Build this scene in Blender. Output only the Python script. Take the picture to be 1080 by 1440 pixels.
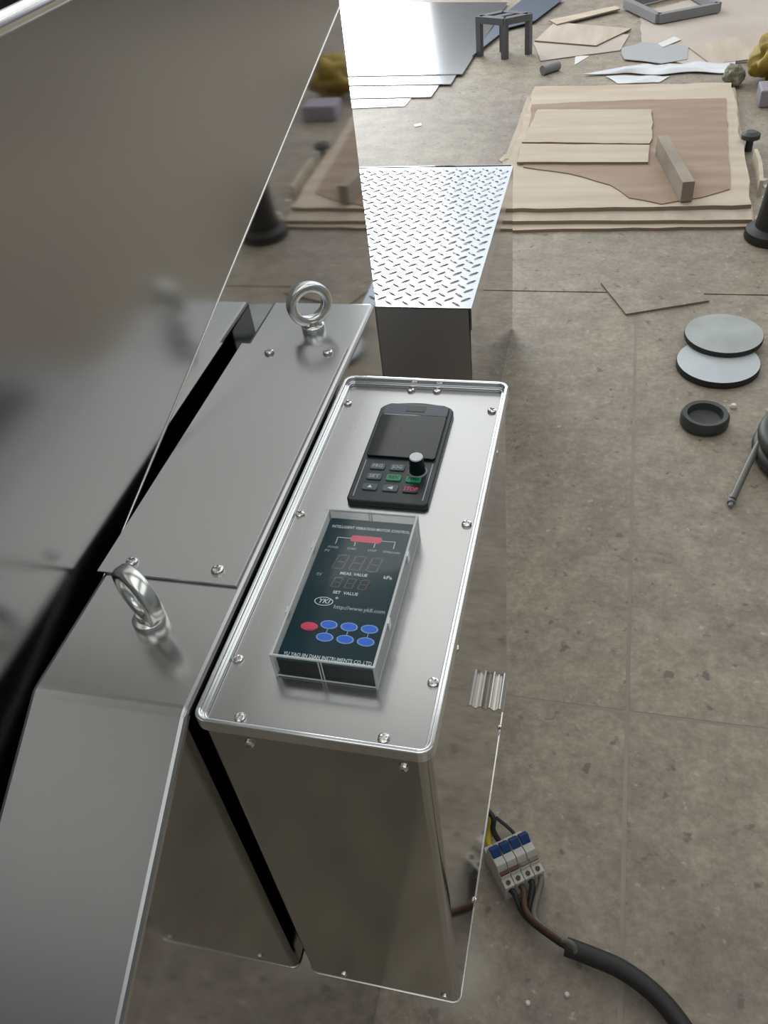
import bpy, bmesh, math, random
from mathutils import Vector, Matrix, noise
random.seed(7)
for o in list(bpy.data.objects): bpy.data.objects.remove(o)
sc = bpy.context.scene
COL = sc.collection

# ------------------------------------------------------------------ frame of reference
# lengths below are in "survey units" (1 unit = S metres); z = 0 is the top of the machine, FZ the floor
S = 0.74
FZ = -1.39
FPX = 1177.74
CAM = Vector((0.3564427, -0.3917957, 0.6793278))
_r = Vector((2.314167, 0.2096489, -0.2327840))
RM = Matrix.Rotation(_r.length, 3, _r.normalized())      # rows: right, down, forward

def W(v): return Vector((v[0]*S, v[1]*S, (v[2]-FZ)*S))
def at(u, w, z):
    """point of the horizontal plane z that the survey photograph saw at (u, w)"""
    d = RM.transposed() @ Vector(((u-540)/FPX, (w-720)/FPX, 1.0))
    return CAM + d*((z-CAM.z)/d.z)
def fl(u, w, h=0.0): return at(u, w, FZ+h)

# ------------------------------------------------------------------ camera, world, lights, exposure
cd = bpy.data.cameras.new('camera'); cam = bpy.data.objects.new('camera', cd); COL.objects.link(cam)
cd.sensor_fit = 'VERTICAL'; cd.sensor_height = 36.0; cd.lens = FPX/1440*36.0
cd.clip_start = 0.02; cd.clip_end = 100
m = Matrix((RM[0], -RM[1], -RM[2])).transposed().to_4x4(); m.translation = W(CAM)
cam.matrix_world = m
sc.camera = cam

wd = bpy.data.worlds.new('world'); sc.world = wd; wd.use_nodes = True
wd.node_tree.nodes['Background'].inputs[0].default_value = (0.80, 0.88, 1.0, 1)
wd.node_tree.nodes['Background'].inputs[1].default_value = 0.6

HX0, HX1, HY0, HY1, HZ = -8.0, 8.0, -7.0, 12.6, 6.6      # the hall
DX0, DX1, DZ = -6.6, -2.25, 5.9                          # its big open door in the far wall
def area(name, loc, rot, sx, sy, rad, col=(1, 1, 1)):
    l = bpy.data.lights.new(name, 'AREA'); l.shape = 'RECTANGLE'; l.size = sx*S; l.size_y = sy*S
    l.energy = rad*math.pi*sx*sy*S*S; l.color = col
    o = bpy.data.objects.new(name, l); COL.objects.link(o); o.location = W(loc); o.rotation_euler = rot
    return o
area('door_far_offscreen', ((DX0+DX1)/2, HY1+0.05, (FZ+DZ)/2), (math.pi/2, 0, math.pi), DX1-DX0, DZ-FZ, 7.0, (0.93, 0.97, 1.0))
SKY = [(-5.3, 5.1), (0.0, 5.1), (5.3, 5.1)]
for i_, (x, w) in enumerate(SKY):                        # roof lights, all alike: wide over the far bay, narrower over the near bay
    area('skylight_far_%d_offscreen' % (i_+1), (x, 8.3, HZ-0.03), (0, 0, 0), w, 8.0, 0.92, (0.98, 0.985, 0.98))
    area('skylight_near_%d_offscreen' % (i_+1), (x, -2.2, HZ-0.03), (0, 0, 0), w*0.72, 9.0, 0.92, (0.98, 0.985, 0.98))
WX0, WX1, WZ0, WZ1 = -2.05, 7.4, 0.6, 6.0                 # glazed part of the far wall
area('window_far_offscreen', ((WX0+WX1)/2, HY1+0.05, (WZ0+WZ1)/2), (math.pi/2, 0, math.pi), WX1-WX0, WZ1-WZ0, 0.75, (0.90, 0.95, 1.0))

vs = sc.view_settings
vs.view_transform = 'Standard'; vs.look = 'None'; vs.gamma = 1.0; vs.exposure = 0.15; vs.use_curve_mapping = False

# ------------------------------------------------------------------ materials
def mat(name, col, rough=0.5, metal=0.0, **k):
    M = bpy.data.materials.new(name); M.use_nodes = True
    nt = M.node_tree; b = nt.nodes['Principled BSDF']
    b.inputs['Base Color'].default_value = (*col, 1); b.inputs['Roughness'].default_value = rough
    b.inputs['Metallic'].default_value = metal
    if 'spec' in k: b.inputs['Specular IOR Level'].default_value = k['spec']
    if 'coat' in k: b.inputs['Coat Weight'].default_value = k['coat']; b.inputs['Coat Roughness'].default_value = 0.06
    var = k.get('var')
    if var:                                   # colour variation by object-space noise: (scale, second colour, stretch)
        n, N = nt.links, nt.nodes
        tc = N.new('ShaderNodeTexCoord'); mp = N.new('ShaderNodeMapping'); mp.inputs['Scale'].default_value = var[2]
        no = N.new('ShaderNodeTexNoise'); no.inputs['Scale'].default_value = var[0]; no.inputs['Detail'].default_value = 6
        cr = N.new('ShaderNodeValToRGB'); cr.color_ramp.elements[0].position = 0.35; cr.color_ramp.elements[1].position = 0.68
        cr.color_ramp.elements[0].color = (*col, 1); cr.color_ramp.elements[1].color = (*var[1], 1)
        n.new(tc.outputs['Object'], mp.inputs[0]); n.new(mp.outputs[0], no.inputs['Vector'])
        n.new(no.outputs['Fac'], cr.inputs[0]); n.new(cr.outputs[0], b.inputs['Base Color'])
    br = k.get('brush')
    if br:                                    # fine brushed relief: (scale vector, strength)
        n, N = nt.links, nt.nodes
        tc = N.new('ShaderNodeTexCoord'); mp = N.new('ShaderNodeMapping'); mp.inputs['Scale'].default_value = br[0]
        no = N.new('ShaderNodeTexNoise'); no.inputs['Scale'].default_value = 1.0; no.inputs['Detail'].default_value = 3
        bm_ = N.new('ShaderNodeBump'); bm_.inputs['Strength'].default_value = br[1]; bm_.inputs['Distance'].default_value = 0.001
        n.new(tc.outputs['Object'], mp.inputs[0]); n.new(mp.outputs[0], no.inputs['Vector'])
        n.new(no.outputs['Fac'], bm_.inputs['Height']); n.new(bm_.outputs[0], b.inputs['Normal'])
    return M

M = {}
STEEL = (0.49, 0.49, 0.485)                               # one stainless for every panel; only the finish differs
M['steel_top'] = mat('brushed_steel', STEEL, 0.24, 1.0, brush=((420, 9, 420), 0.02))
M['steel_slope'] = mat('brushed_steel_slope', STEEL, 0.26, 1.0, brush=((420, 9, 420), 0.02))
M['mirror'] = mat('polished_steel', STEEL, 0.055, 1.0)
M['front'] = mat('satin_steel', STEEL, 0.11, 1.0)
M['bodyside'] = mat('polished_steel_side', STEEL, 0.06, 1.0)
M['hopper_mirror'] = mat('polished_steel_hopper', STEEL, 0.045, 1.0)
M['hopper_satin'] = mat('satin_steel_hopper', STEEL, 0.20, 1.0)
M['rim'] = mat('bright_satin_steel', (0.86, 0.88, 0.89), 0.13, 1.0)
M['bright'] = mat('bright_steel_edge', (0.80, 0.79, 0.77), 0.20, 1.0)
M['zinc'] = mat('zinc_plated_steel', (0.90, 0.92, 0.88), 0.22, 1.0)
M['screw'] = mat('screw_steel', (0.78, 0.77, 0.75), 0.16, 1.0)
M['tread'] = mat('tread_plate_aluminium', (0.66, 0.68, 0.71), 0.17, 1.0)
M['riser'] = mat('satin_steel_riser', STEEL, 0.42, 1.0)
M['steel_panel'] = mat('brushed_steel_panel', STEEL, 0.25, 1.0, brush=((420, 9, 420), 0.02))
M['alu'] = mat('ribbed_aluminium', (0.78, 0.76, 0.72), 0.32, 1.0)
M['black'] = mat('black_plastic', (0.008, 0.012, 0.014), 0.35, spec=0.2)
M['keypad'] = mat('dark_blue_grey_plastic', (0.016, 0.024, 0.028), 0.35)
M['bezel'] = mat('slate_plastic', (0.055, 0.064, 0.085), 0.35)
M['window'] = mat('smoked_window', (0.006, 0.007, 0.009), 0.05)
M['face'] = mat('teal_black_print', (0.010, 0.044, 0.058), 0.5, spec=0.15)
M['white'] = mat('white_print', (0.80, 0.88, 0.88), 0.5)
M['dimwhite'] = mat('grey_print', (0.42, 0.50, 0.51), 0.5)
M['digit'] = mat('unlit_digit', (0.11, 0.085, 0.065), 0.4)
M['red'] = mat('red_print', (0.88, 0.065, 0.14), 0.4)
M['blue'] = mat('blue_print', (0.012, 0.17, 0.90), 0.35)
M['bluerim'] = mat('pale_blue_print', (0.30, 0.55, 0.95), 0.4)
M['green'] = mat('green_key', (0.012, 0.30, 0.13), 0.4)
M['grey'] = mat('grey_key', (0.085, 0.115, 0.120), 0.4)
M['redkey'] = mat('dark_key_red_print', (0.30, 0.025, 0.05), 0.4)
M['acrylic_edge'] = mat('acrylic_edge', (0.78, 0.82, 0.82), 0.18, 0.0, spec=0.8)
def acrylic():
    A = bpy.data.materials.new('clear_acrylic'); A.use_nodes = True; nt = A.node_tree; nt.nodes.clear()
    o = nt.nodes.new('ShaderNodeOutputMaterial'); mx = nt.nodes.new('ShaderNodeMixShader')
    t = nt.nodes.new('ShaderNodeBsdfTransparent'); t.inputs[0].default_value = (0.97, 0.98, 0.98, 1)
    g = nt.nodes.new('ShaderNodeBsdfGlossy'); g.inputs['Roughness'].default_value = 0.05
    f = nt.nodes.new('ShaderNodeFresnel'); f.inputs[0].default_value = 1.45
    mu = nt.nodes.new('ShaderNodeMath'); mu.operation = 'MULTIPLY'; mu.inputs[1].default_value = 0.07
    nt.links.new(f.outputs[0], mu.inputs[0]); nt.links.new(mu.outputs[0], mx.inputs[0]); nt.links.new(t.outputs[0], mx.inputs[1]); nt.links.new(g.outputs[0], mx.inputs[2])
    nt.links.new(mx.outputs[0], o.inputs[0]); return A
M['acrylic'] = acrylic()
def acrylic_side():
    A = bpy.data.materials.new('cloudy_acrylic'); A.use_nodes = True; nt = A.node_tree; nt.nodes.clear()
    o = nt.nodes.new('ShaderNodeOutputMaterial'); mx = nt.nodes.new('ShaderNodeMixShader'); mx.inputs[0].default_value = 0.42
    t = nt.nodes.new('ShaderNodeBsdfTransparent'); p = nt.nodes.new('ShaderNodeBsdfPrincipled')
    p.inputs['Base Color'].default_value = (0.75, 0.79, 0.80, 1); p.inputs['Roughness'].default_value = 0.2
    nt.links.new(t.outputs[0], mx.inputs[1]); nt.links.new(p.outputs[0], mx.inputs[2]); nt.links.new(mx.outputs[0], o.inputs[0]); return A
M['acrylic_side'] = acrylic_side()
M['veneer'] = mat('pale_veneer', (0.56, 0.46, 0.35), 0.75, var=(1.6, (0.66, 0.57, 0.45), (1, 7, 1)))
M['veneer2'] = mat('grey_veneer', (0.50, 0.42, 0.33), 0.75, var=(1.8, (0.60, 0.52, 0.42), (7, 1, 1)))
M['kraft'] = mat('brown_plywood', (0.34, 0.235, 0.165), 0.7, var=(2.2, (0.43, 0.32, 0.235), (1, 5, 1)))
M['paper'] = mat('pinkish_board', (0.58, 0.51, 0.44), 0.8, var=(2.0, (0.50, 0.43, 0.37), (1, 1, 1)))
M['hardboard_'] = mat('dusty_hardboard', (0.265, 0.235, 0.215), 0.8, var=(3, (0.225, 0.20, 0.18), (1, 1, 1)))
M['ply_edge'] = mat('board_edge', (0.30, 0.22, 0.16), 0.8)
M['timber'] = mat('dirty_timber', (0.30, 0.25, 0.20), 0.8, var=(4, (0.42, 0.36, 0.29), (1, 1, 1)))
M['timber_end'] = mat('end_grain', (0.27, 0.225, 0.18), 0.85)
M['film'] = mat('white_plastic_film', (0.80, 0.82, 0.84), 0.25)
M['filmgrey'] = mat('grey_plastic_film', (0.48, 0.48, 0.48), 0.35)
M['sheet'] = mat('stainless_sheet', (0.86, 0.87, 0.88), 0.20, 1.0)
M['sheetblue'] = mat('film_covered_sheet', (0.20, 0.235, 0.30), 0.35, 0.6)
M['iron'] = mat('hazed_dark_iron', (0.135, 0.14, 0.15), 0.5)  # base lightened to grey, haze over the far stool put into the colour
M['greyiron'] = mat('hazed_grey_iron', (0.26, 0.265, 0.27), 0.5)  # grey, lightened likewise for haze on the far frame; nearer parts share it
M['disc'] = mat('grey_disc_face', (0.47, 0.50, 0.48), 0.45, var=(9, (0.36, 0.39, 0.37), (1, 1, 1)))
M['disc2'] = mat('pale_disc_face', (0.62, 0.66, 0.68), 0.40, var=(7, (0.54, 0.58, 0.60), (1, 1, 1)))
M['rubber'] = mat('black_rubber', (0.022, 0.022, 0.020), 0.55)
M['rubbergrey'] = mat('dusty_rubber', (0.050, 0.055, 0.050), 0.5)
M['hose'] = mat('dusty_hose', (0.16, 0.15, 0.125), 0.45)
M['brk'] = mat('breaker_white', (0.60, 0.585, 0.53), 0.45)
M['brkblue'] = mat('breaker_blue', (0.012, 0.055, 0.19), 0.35)
M['copper'] = mat('rusty_brown', (0.10, 0.045, 0.030), 0.6)
M['yellow'] = mat('yellow_sleeve', (0.62, 0.50, 0.03), 0.5)
M['sack'] = mat('mustard_sack', (0.42, 0.29, 0.03), 0.6, var=(6, (0.16, 0.11, 0.03), (1, 1, 1)))
M['sackgrey'] = mat('olive_sack', (0.15, 0.14, 0.09), 0.6, var=(6, (0.30, 0.28, 0.20), (1, 1, 1)))
M['mauve'] = mat('mauve_carton', (0.34, 0.31, 0.36), 0.6)
M['scrap'] = mat('white_scrap', (0.75, 0.74, 0.72), 0.6)
M['joint'] = mat('joint_dirt', (0.15, 0.13, 0.11), 0.9)
M['filler'] = mat('joint_filler', (0.37, 0.33, 0.28), 0.9, var=(6, (0.30, 0.265, 0.22), (1, 1, 1)))
M['wall'] = mat('hall_wall_paint', (0.30, 0.31, 0.33), 0.85, var=(0.6, (0.24, 0.25, 0.26), (1, 1, 1)))
M['roof'] = mat('roof_sheet', (0.62, 0.62, 0.60), 0.8)
M['frame'] = mat('skylight_frame', (0.30, 0.31, 0.32), 0.5)

def concrete():
    C = bpy.data.materials.new('worn_concrete'); C.use_nodes = True; nt = C.node_tree; N, L = nt.nodes, nt.links
    b = N['Principled BSDF']; b.inputs['Roughness'].default_value = 0.55; b.inputs['Specular IOR Level'].default_value = 0.5
    g = N.new('ShaderNodeNewGeometry')
    def noi(s, d, r=0.55):
        n = N.new('ShaderNodeTexNoise'); n.inputs['Scale'].default_value = s; n.inputs['Detail'].default_value = d
        n.inputs['Roughness'].default_value = r; L.new(g.outputs['Position'], n.inputs['Vector']); return n.outputs['Fac']
    def ramp(f, p0, c0, p1, c1):
        r = N.new('ShaderNodeValToRGB'); e = r.color_ramp.elements
        e[0].position, e[1].position = p0, p1; e[0].color = (*c0, 1); e[1].color = (*c1, 1); L.new(f, r.inputs[0]); return r.outputs[0]
    def mix(f, a, c, mode='MIX'):
        x = N.new('ShaderNodeMixRGB'); x.blend_type = mode
        if isinstance(f, float): x.inputs[0].default_value = f
        else: L.new(f, x.inputs[0])
        for s, v in ((1, a), (2, c)):
            if isinstance(v, tuple): x.inputs[s].default_value = (*v, 1)
            else: L.new(v, x.inputs[s])
        return x.outputs[0]
    base = ramp(noi(1.3, 5), 0.36, (0.300, 0.258, 0.220), 0.66, (0.390, 0.350, 0.270))
    fine = ramp(noi(11, 8, 0.7), 0.32, (0.72, 0.70, 0.68), 0.70, (1.22, 1.20, 1.15))
    c = mix(1.0, base, fine, 'MULTIPLY')
    c = mix(1.0, c, ramp(noi(55, 5, 0.75), 0.30, (0.74, 0.73, 0.72), 0.70, (1.24, 1.24, 1.22)), 'MULTIPLY')
    c = mix(ramp(noi(38, 4, 0.6), 0.64, (0, 0, 0), 0.74, (1, 1, 1)), c, (0.52, 0.48, 0.40))       # pale chips
    c = mix(ramp(noi(27, 3, 0.5), 0.29, (0.85, 0.85, 0.85), 0.36, (0, 0, 0)), c, (0.14, 0.12, 0.10))  # dark pits
    c = mix(ramp(noi(3.1, 6, 0.6), 0.60, (0, 0, 0), 0.74, (0.6, 0.6, 0.6)), c, (0.50, 0.46, 0.375))  # worn paler patches
    c = mix(ramp(noi(0.75, 3), 0.28, (0.55, 0.55, 0.55), 0.45, (0, 0, 0)), c, (0.17, 0.145, 0.125))   # oily darker patches
    def stain(p, r0, r1, col, c):                 # an oily or worn patch with a ragged outline
        v = N.new('ShaderNodeVectorMath'); v.operation = 'DISTANCE'; L.new(g.outputs['Position'], v.inputs[0]); v.inputs[1].default_value = p
        a = N.new('ShaderNodeMath'); a.operation = 'MULTIPLY_ADD'; L.new(noi(4.5, 6, 0.65), a.inputs[0]); a.inputs[1].default_value = r1*1.1; L.new(v.outputs['Value'], a.inputs[2])
        rp = N.new('ShaderNodeMapRange'); L.new(a.outputs[0], rp.inputs[0]); rp.inputs[1].default_value = r0+r1*0.55; rp.inputs[2].default_value = r1+r1*0.55
        rp.inputs[3].default_value = 0.8; rp.inputs[4].default_value = 0.0
        return mix(rp.outputs[0], c, col)
    c = stain(W(fl(640, 1360)), 0.03, 0.09, (0.50, 0.46, 0.38), c)
    L.new(c, b.inputs['Base Color'])
    bp = N.new('ShaderNodeBump'); bp.inputs['Strength'].default_value = 0.25; bp.inputs['Distance'].default_value = 0.004
    L.new(noi(40, 6, 0.7), bp.inputs['Height']); L.new(bp.outputs[0], b.inputs['Normal'])
    return C
M['concrete'] = concrete()

# ------------------------------------------------------------------ mesh helpers
class MB:
    def __init__(s): s.v, s.f, s.m = [], [], []
    def add(s, vs_, fs, mi=0):
        k = len(s.v); s.v += [Vector(p) for p in vs_]
        for f in fs: s.f.append([i+k for i in f]); s.m.append(mi)
        return s
    def box(s, x0, x1, y0, y1, z0, z1, mi=0):
        vs_ = [(x, y, z) for z in (z0, z1) for x, y in ((x0, y0), (x1, y0), (x1, y1), (x0, y1))]
        return s.add(vs_, [(3, 2, 1, 0), (4, 5, 6, 7), (0, 1, 5, 4), (1, 2, 6, 5), (2, 3, 7, 6), (3, 0, 4, 7)], mi)
    def bar(s, a, b, w, h, mi=0, up=(0, 0, 1)):
        a, b = Vector(a), Vector(b); d = (b-a).normalized(); r = d.cross(Vector(up)).normalized(); u = r.cross(d)
        vs_ = [p + r*i*w/2 + u*j*h/2 for p in (a, b) for i, j in ((-1, -1), (1, -1), (1, 1), (-1, 1))]
        return s.add(vs_, [(3, 2, 1, 0), (4, 5, 6, 7), (0, 1, 5, 4), (1, 2, 6, 5), (2, 3, 7, 6), (3, 0, 4, 7)], mi)
    def prism(s, poly, z0, z1, mi=0, side=None, top=True, bottom=True):
        n = len(poly)
        a = sum(poly[i][0]*poly[(i+1) % n][1]-poly[(i+1) % n][0]*poly[i][1] for i in range(n))
        if a < 0: poly = poly[::-1]
        k = len(s.v); s.v += [Vector((p[0], p[1], z0)) for p in poly] + [Vector((p[0], p[1], z1)) for p in poly]
        if bottom: s.f.append([k+i for i in range(n)][::-1]); s.m.append(mi)
        if top: s.f.append([k+n+i for i in range(n)]); s.m.append(mi)
        for i in range(n):
            j = (i+1) % n; s.f.append([k+i, k+j, k+n+j, k+n+i]); s.m.append(mi if side is None else side)
        return s
    def ring(s, outer, inner, z0, z1, mi=0):
        n = len(outer); k = len(s.v)
        for poly, z in ((outer, z0), (outer, z1), (inner, z1), (inner, z0)): s.v += [Vector((p[0], p[1], z)) for p in poly]
        for q in range(4):
            for i in range(n):
                j = (i+1) % n; r = (q+1) % 4
                s.f.append([k+q*n+i, k+q*n+j, k+r*n+j, k+r*n+i]); s.m.append(mi)
        return s
    def tube(s, pts, r, n=10, mi=0, closed=False, cap=True):
        pts = [Vector(p) for p in pts]; N_ = len(pts); k = len(s.v); up = Vector((0.13, 0.2, 0.97))
        for i, p in enumerate(pts):
            a = pts[(i-1) % N_] if (closed or i > 0) else p; b = pts[(i+1) % N_] if (closed or i < N_-1) else p
            d = (b-a).normalized(); x = d.cross(up)
            x = x.normalized() if x.length > 1e-4 else Vector((1, 0, 0)); y = x.cross(d)
            rr = r[i] if isinstance(r, (list, tuple)) else r
            s.v += [p + (x*math.cos(2*math.pi*q/n) + y*math.sin(2*math.pi*q/n))*rr for q in range(n)]
        for i in range(N_ if closed else N_-1):
            for q in range(n):
                a, b = k+i*n, k+((i+1) % N_)*n; s.f.append([a+q, a+(q+1) % n, b+(q+1) % n, b+q]); s.m.append(mi)
        if cap and not closed:
            s.f.append([k+q for q in range(n)][::-1]); s.m.append(mi)
            s.f.append([k+(N_-1)*n+q for q in range(n)]); s.m.append(mi)
        return s
    def lathe(s, prof, c, n=32, mi=0):
        """prof: list of (radius, z, [material]) round the vertical through c"""
        k = len(s.v)
        for p in prof: s.v += [Vector((c[0]+p[0]*math.cos(2*math.pi*q/n), c[1]+p[0]*math.sin(2*math.pi*q/n), c[2]+p[1])) for q in range(n)]
        for i in range(len(prof)-1):
            mm = prof[i][2] if len(prof[i]) > 2 else mi
            for q in range(n): s.f.append([k+i*n+q, k+i*n+(q+1) % n, k+(i+1)*n+(q+1) % n, k+(i+1)*n+q]); s.m.append(mm)
        s.f.append([k+q for q in range(n)][::-1]); s.m.append(mi)
        s.f.append([k+(len(prof)-1)*n+q for q in range(n)]); s.m.append(prof[-1][2] if len(prof[-1]) > 2 else mi)
        return s
    def mesh(s, name, mats, O=(0, 0, FZ), smooth=None, bev=None, world=True):
        O = Vector(O); me = bpy.data.meshes.new(name)
        me.from_pydata([((p-O) if world else p)*S for p in s.v], [], s.f)
        for mm in mats: me.materials.append(M[mm])
        for p, mi in zip(me.polygons, s.m): p.material_index = mi
        b = bmesh.new(); b.from_mesh(me); bmesh.ops.recalc_face_normals(b, faces=b.faces)
        if bev:
            es = [e for e in b.edges if len(e.link_faces) == 2 and e.calc_face_angle(0) > 0.35]
            bmesh.ops.bevel(b, geom=es, offset=bev*S, segments=3, profile=0.5, affect='EDGES', clamp_overlap=True)
        b.to_mesh(me); b.free()
        if smooth is not None or bev:
            me.shade_smooth(); me.set_sharp_from_angle(angle=math.radians(smooth if smooth is not None else 50))
            ar = sorted(p.area for p in me.polygons); md = ar[len(ar)//2]
            for p in me.polygons:                       # large plane faces stay flat beside their rounded edges
                if p.area > 5*md: p.use_smooth = False
        return me
    def build(s, name, mats, parent=None, O=None, smooth=None, bev=None):
        if isinstance(mats, str): mats = [mats]
        if O is None: O = parent['_o'] if parent is not None else (0, 0, FZ)
        me = s.mesh(name, mats, O, smooth, bev)
        o = bpy.data.objects.new(name, me); COL.objects.link(o)
        if parent is not None: o.parent = parent
        else: o.location = W(O)
        o['_o'] = list(O)
        return o

def empty(name, O):
    o = bpy.data.objects.new(name, None); COL.objects.link(o); o.location = W(O); o.empty_display_size = 0.05; o['_o'] = list(O); return o
def tag(o, label, cat, group=None, kind=None):
    o['label'] = label; o['category'] = cat
    if group: o['group'] = group
    if kind: o['kind'] = kind
    return o
def struct(o, label=None):
    o['kind'] = 'structure'
    if label: o['label'] = label
    return o
def put(mesh, name, parent, p, rot=None):
    """a child that shares mesh data, placed at survey point p"""
    o = bpy.data.objects.new(name, mesh); COL.objects.link(o); o.parent = parent
    O = Vector(parent['_o']); o.location = (Vector(p)-O)*S
    if rot is not None: o.rotation_euler = rot
    o['_o'] = list(O); return o
def rrect(x0, x1, y0, y1, r, n=5):
    out = []
    for cx, cy, a0 in ((x1-r, y0+r, -90), (x1-r, y1-r, 0), (x0+r, y1-r, 90), (x0+r, y0+r, 180)):
        for i in range(n+1):
            a = math.radians(a0+90*i/n); out.append((cx+r*math.cos(a), cy+r*math.sin(a)))
    return out
def ell(cx, cy, a, b, n=24): return [(cx+a*math.cos(2*math.pi*i/n), cy+b*math.sin(2*math.pi*i/n)) for i in range(n)]
def smoothpath(pts, k=8):
    pts = [Vector(p) for p in pts]; q = [pts[0]]+pts+[pts[-1]]; out = []
    for i in range(1, len(q)-2):
        for j in range(k):
            t = j/k; a, b, c, d = q[i-1], q[i], q[i+1], q[i+2]
            out.append(0.5*((2*b)+(c-a)*t+(2*a-5*b+4*c-d)*t*t+(3*b-a-3*c+d)*t**3))
    return out+[pts[-1]]
def text(s, name, x, y, z, size, mt, parent, width=None, align='CENTER', shear=0.0):
    cu = bpy.data.curves.new('t', 'FONT'); cu.body = s; cu.size = size; cu.align_x = align; cu.align_y = 'CENTER'; cu.shear = shear
    cu.resolution_u = 2; cu.offset = size*0.018
    to = bpy.data.objects.new('t', cu); COL.objects.link(to)
    dg = bpy.context.evaluated_depsgraph_get(); me = bpy.data.meshes.new_from_object(to.evaluated_get(dg))
    bpy.data.objects.remove(to); bpy.data.curves.remove(cu)
    xs = [v.co.x for v in me.vertices]; sx = 1.0
    if width and xs: sx = width/(max(xs)-min(xs))
    O = Vector(parent['_o'])
    for v in me.vertices: v.co = (Vector((x+v.co.x*sx, y+v.co.y, z))-O)*S
    me.materials.clear(); me.materials.append(M[mt]); me.name = name
    o = bpy.data.objects.new(name, me); COL.objects.link(o); o.parent = parent; o['_o'] = list(O); return o

# pan-head cross-recess screw, axis +z, seat at z = 0
def screw_mesh(r, h):
    a, t = r*0.56, r*0.16
    plus = [(a, -t), (a, t), (t, t), (t, a), (-t, a), (-t, t), (-a, t), (-a, -t), (-t, -t), (-t, -a), (t, -a), (t, -t)]
    angs = [math.atan2(y, x) for x, y in plus]; b = MB()
    rings = [[(q*math.cos(g), q*math.sin(g), z) for g in angs] for q, z in ((r, 0), (r, h*0.35), (r*0.90, h*0.72), (r*0.70, h*0.93))]
    rings += [[(x, y, h) for x, y in plus], [(x*0.9, y*0.9, h*0.30) for x, y in plus]]
    for k_ in range(len(rings)-1):
        for i in range(12):
            j = (i+1) % 12; b.add([rings[k_][i], rings[k_][j], rings[k_+1][j], rings[k_+1][i]], [(0, 1, 2, 3)])
    b.add(rings[-1], [list(range(12))]); b.add(rings[0], [list(range(12))[::-1]])
    me = b.mesh('screw', ['screw'], world=False)
    w_ = bmesh.new(); w_.from_mesh(me); bmesh.ops.remove_doubles(w_, verts=w_.verts, dist=1e-7); bmesh.ops.recalc_face_normals(w_, faces=w_.faces); w_.to_mesh(me); w_.free()
    return me
SCREW = screw_mesh(0.0062, 0.0042)
SCREW_S = screw_mesh(0.0052, 0.0038)
SCREW_B = screw_mesh(0.0078, 0.0050)

# ------------------------------------------------------------------ the hall
TH = 0.2
yj = fl(900, 412).y; yj2 = fl(780, 988).y; xj2 = fl(885, 870).x
floor = struct(MB().box(HX0, HX1, HY0, HY1, FZ-0.2, FZ-0.010).build('floor', 'joint'), 'dark sub-base under the worn concrete floor slabs')
ysl = [HY0, yj2, yj, HY1]
for i in range(3):
    g = 0.006
    xs = [HX0, xj2, HX1] if i == 0 else ([HX0, xj2, HX1] if i == 1 else [HX0, HX1])
    for k in range(len(xs)-1):
        MB().box(xs[k]+(g if k else 0), xs[k+1]-(g if k < len(xs)-2 else 0), ysl[i]+g, ysl[i+1]-g, FZ-0.010, FZ).build('slab', 'concrete', floor)
MB().box(HX0, HX1, yj2-0.0065, yj2+0.0065, FZ-0.0098, FZ-0.0006).build('joint_filler', 'filler', floor)
MB().box(xj2-0.0065, xj2+0.0065, HY0, yj-0.006, FZ-0.0098, FZ-0.0008).build('joint_filler', 'filler', floor)

struct(MB().box(HX0-TH, DX0, HY1, HY1+TH, FZ, HZ).box(DX1, WX0, HY1, HY1+TH, FZ, HZ).box(WX0, WX1, HY1, HY1+TH, FZ, WZ0).box(WX0, WX1, HY1, HY1+TH, WZ1, HZ).box(WX1, HX1+TH, HY1, HY1+TH, FZ, HZ).box(DX0, DX1, HY1, HY1+TH, DZ, HZ).build('wall_back', 'wall'))
struct(MB().box(HX0-TH, HX0, HY0, HY1, FZ, HZ).build('wall_left', 'wall'))
struct(MB().box(HX1, HX1+TH, HY0, HY1, FZ, HZ).build('wall_right', 'wall'))
struct(MB().box(HX0-TH, HX1+TH, HY0-TH, HY0, FZ, HZ).build('wall_front', 'wall'))
struct(MB().box(HX0-TH, HX1+TH, HY0-TH, HY1+TH, HZ, HZ+TH).build('ceiling', 'roof'))
fr = MB()
for x in (DX0, DX1): fr.box(x-0.08, x+0.08, HY1-0.06, HY1, FZ, DZ+0.08)
fr.box(DX0, DX1, HY1-0.06, HY1, DZ, DZ+0.16)
struct(fr.build('trim_1', 'frame'))
fr = MB()
for i in range(9): x = WX0+(WX1-WX0)*i/8; fr.box(x-0.03, x+0.03, HY1-0.05, HY1, WZ0, WZ1)
for i in range(6): z = WZ0+(WZ1-WZ0)*i/5; fr.box(WX0, WX1, HY1-0.05, HY1, z-0.03, z+0.03)
struct(fr.build('window_4', 'frame'))
for n_, (x, w) in enumerate(SKY):
    b = MB()
    for q in (-1, 1): b.box(x+q*w/2-0.05, x+q*w/2+0.05, -6.75, 12.35, HZ-0.12, HZ)
    for j in range(5): b.box(x-w/2, x+w/2, -6.7+j*4.75-0.05, -6.7+j*4.75+0.05, HZ-0.12, HZ)
    struct(b.build('window_%d' % (n_+1), 'frame'))

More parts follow.
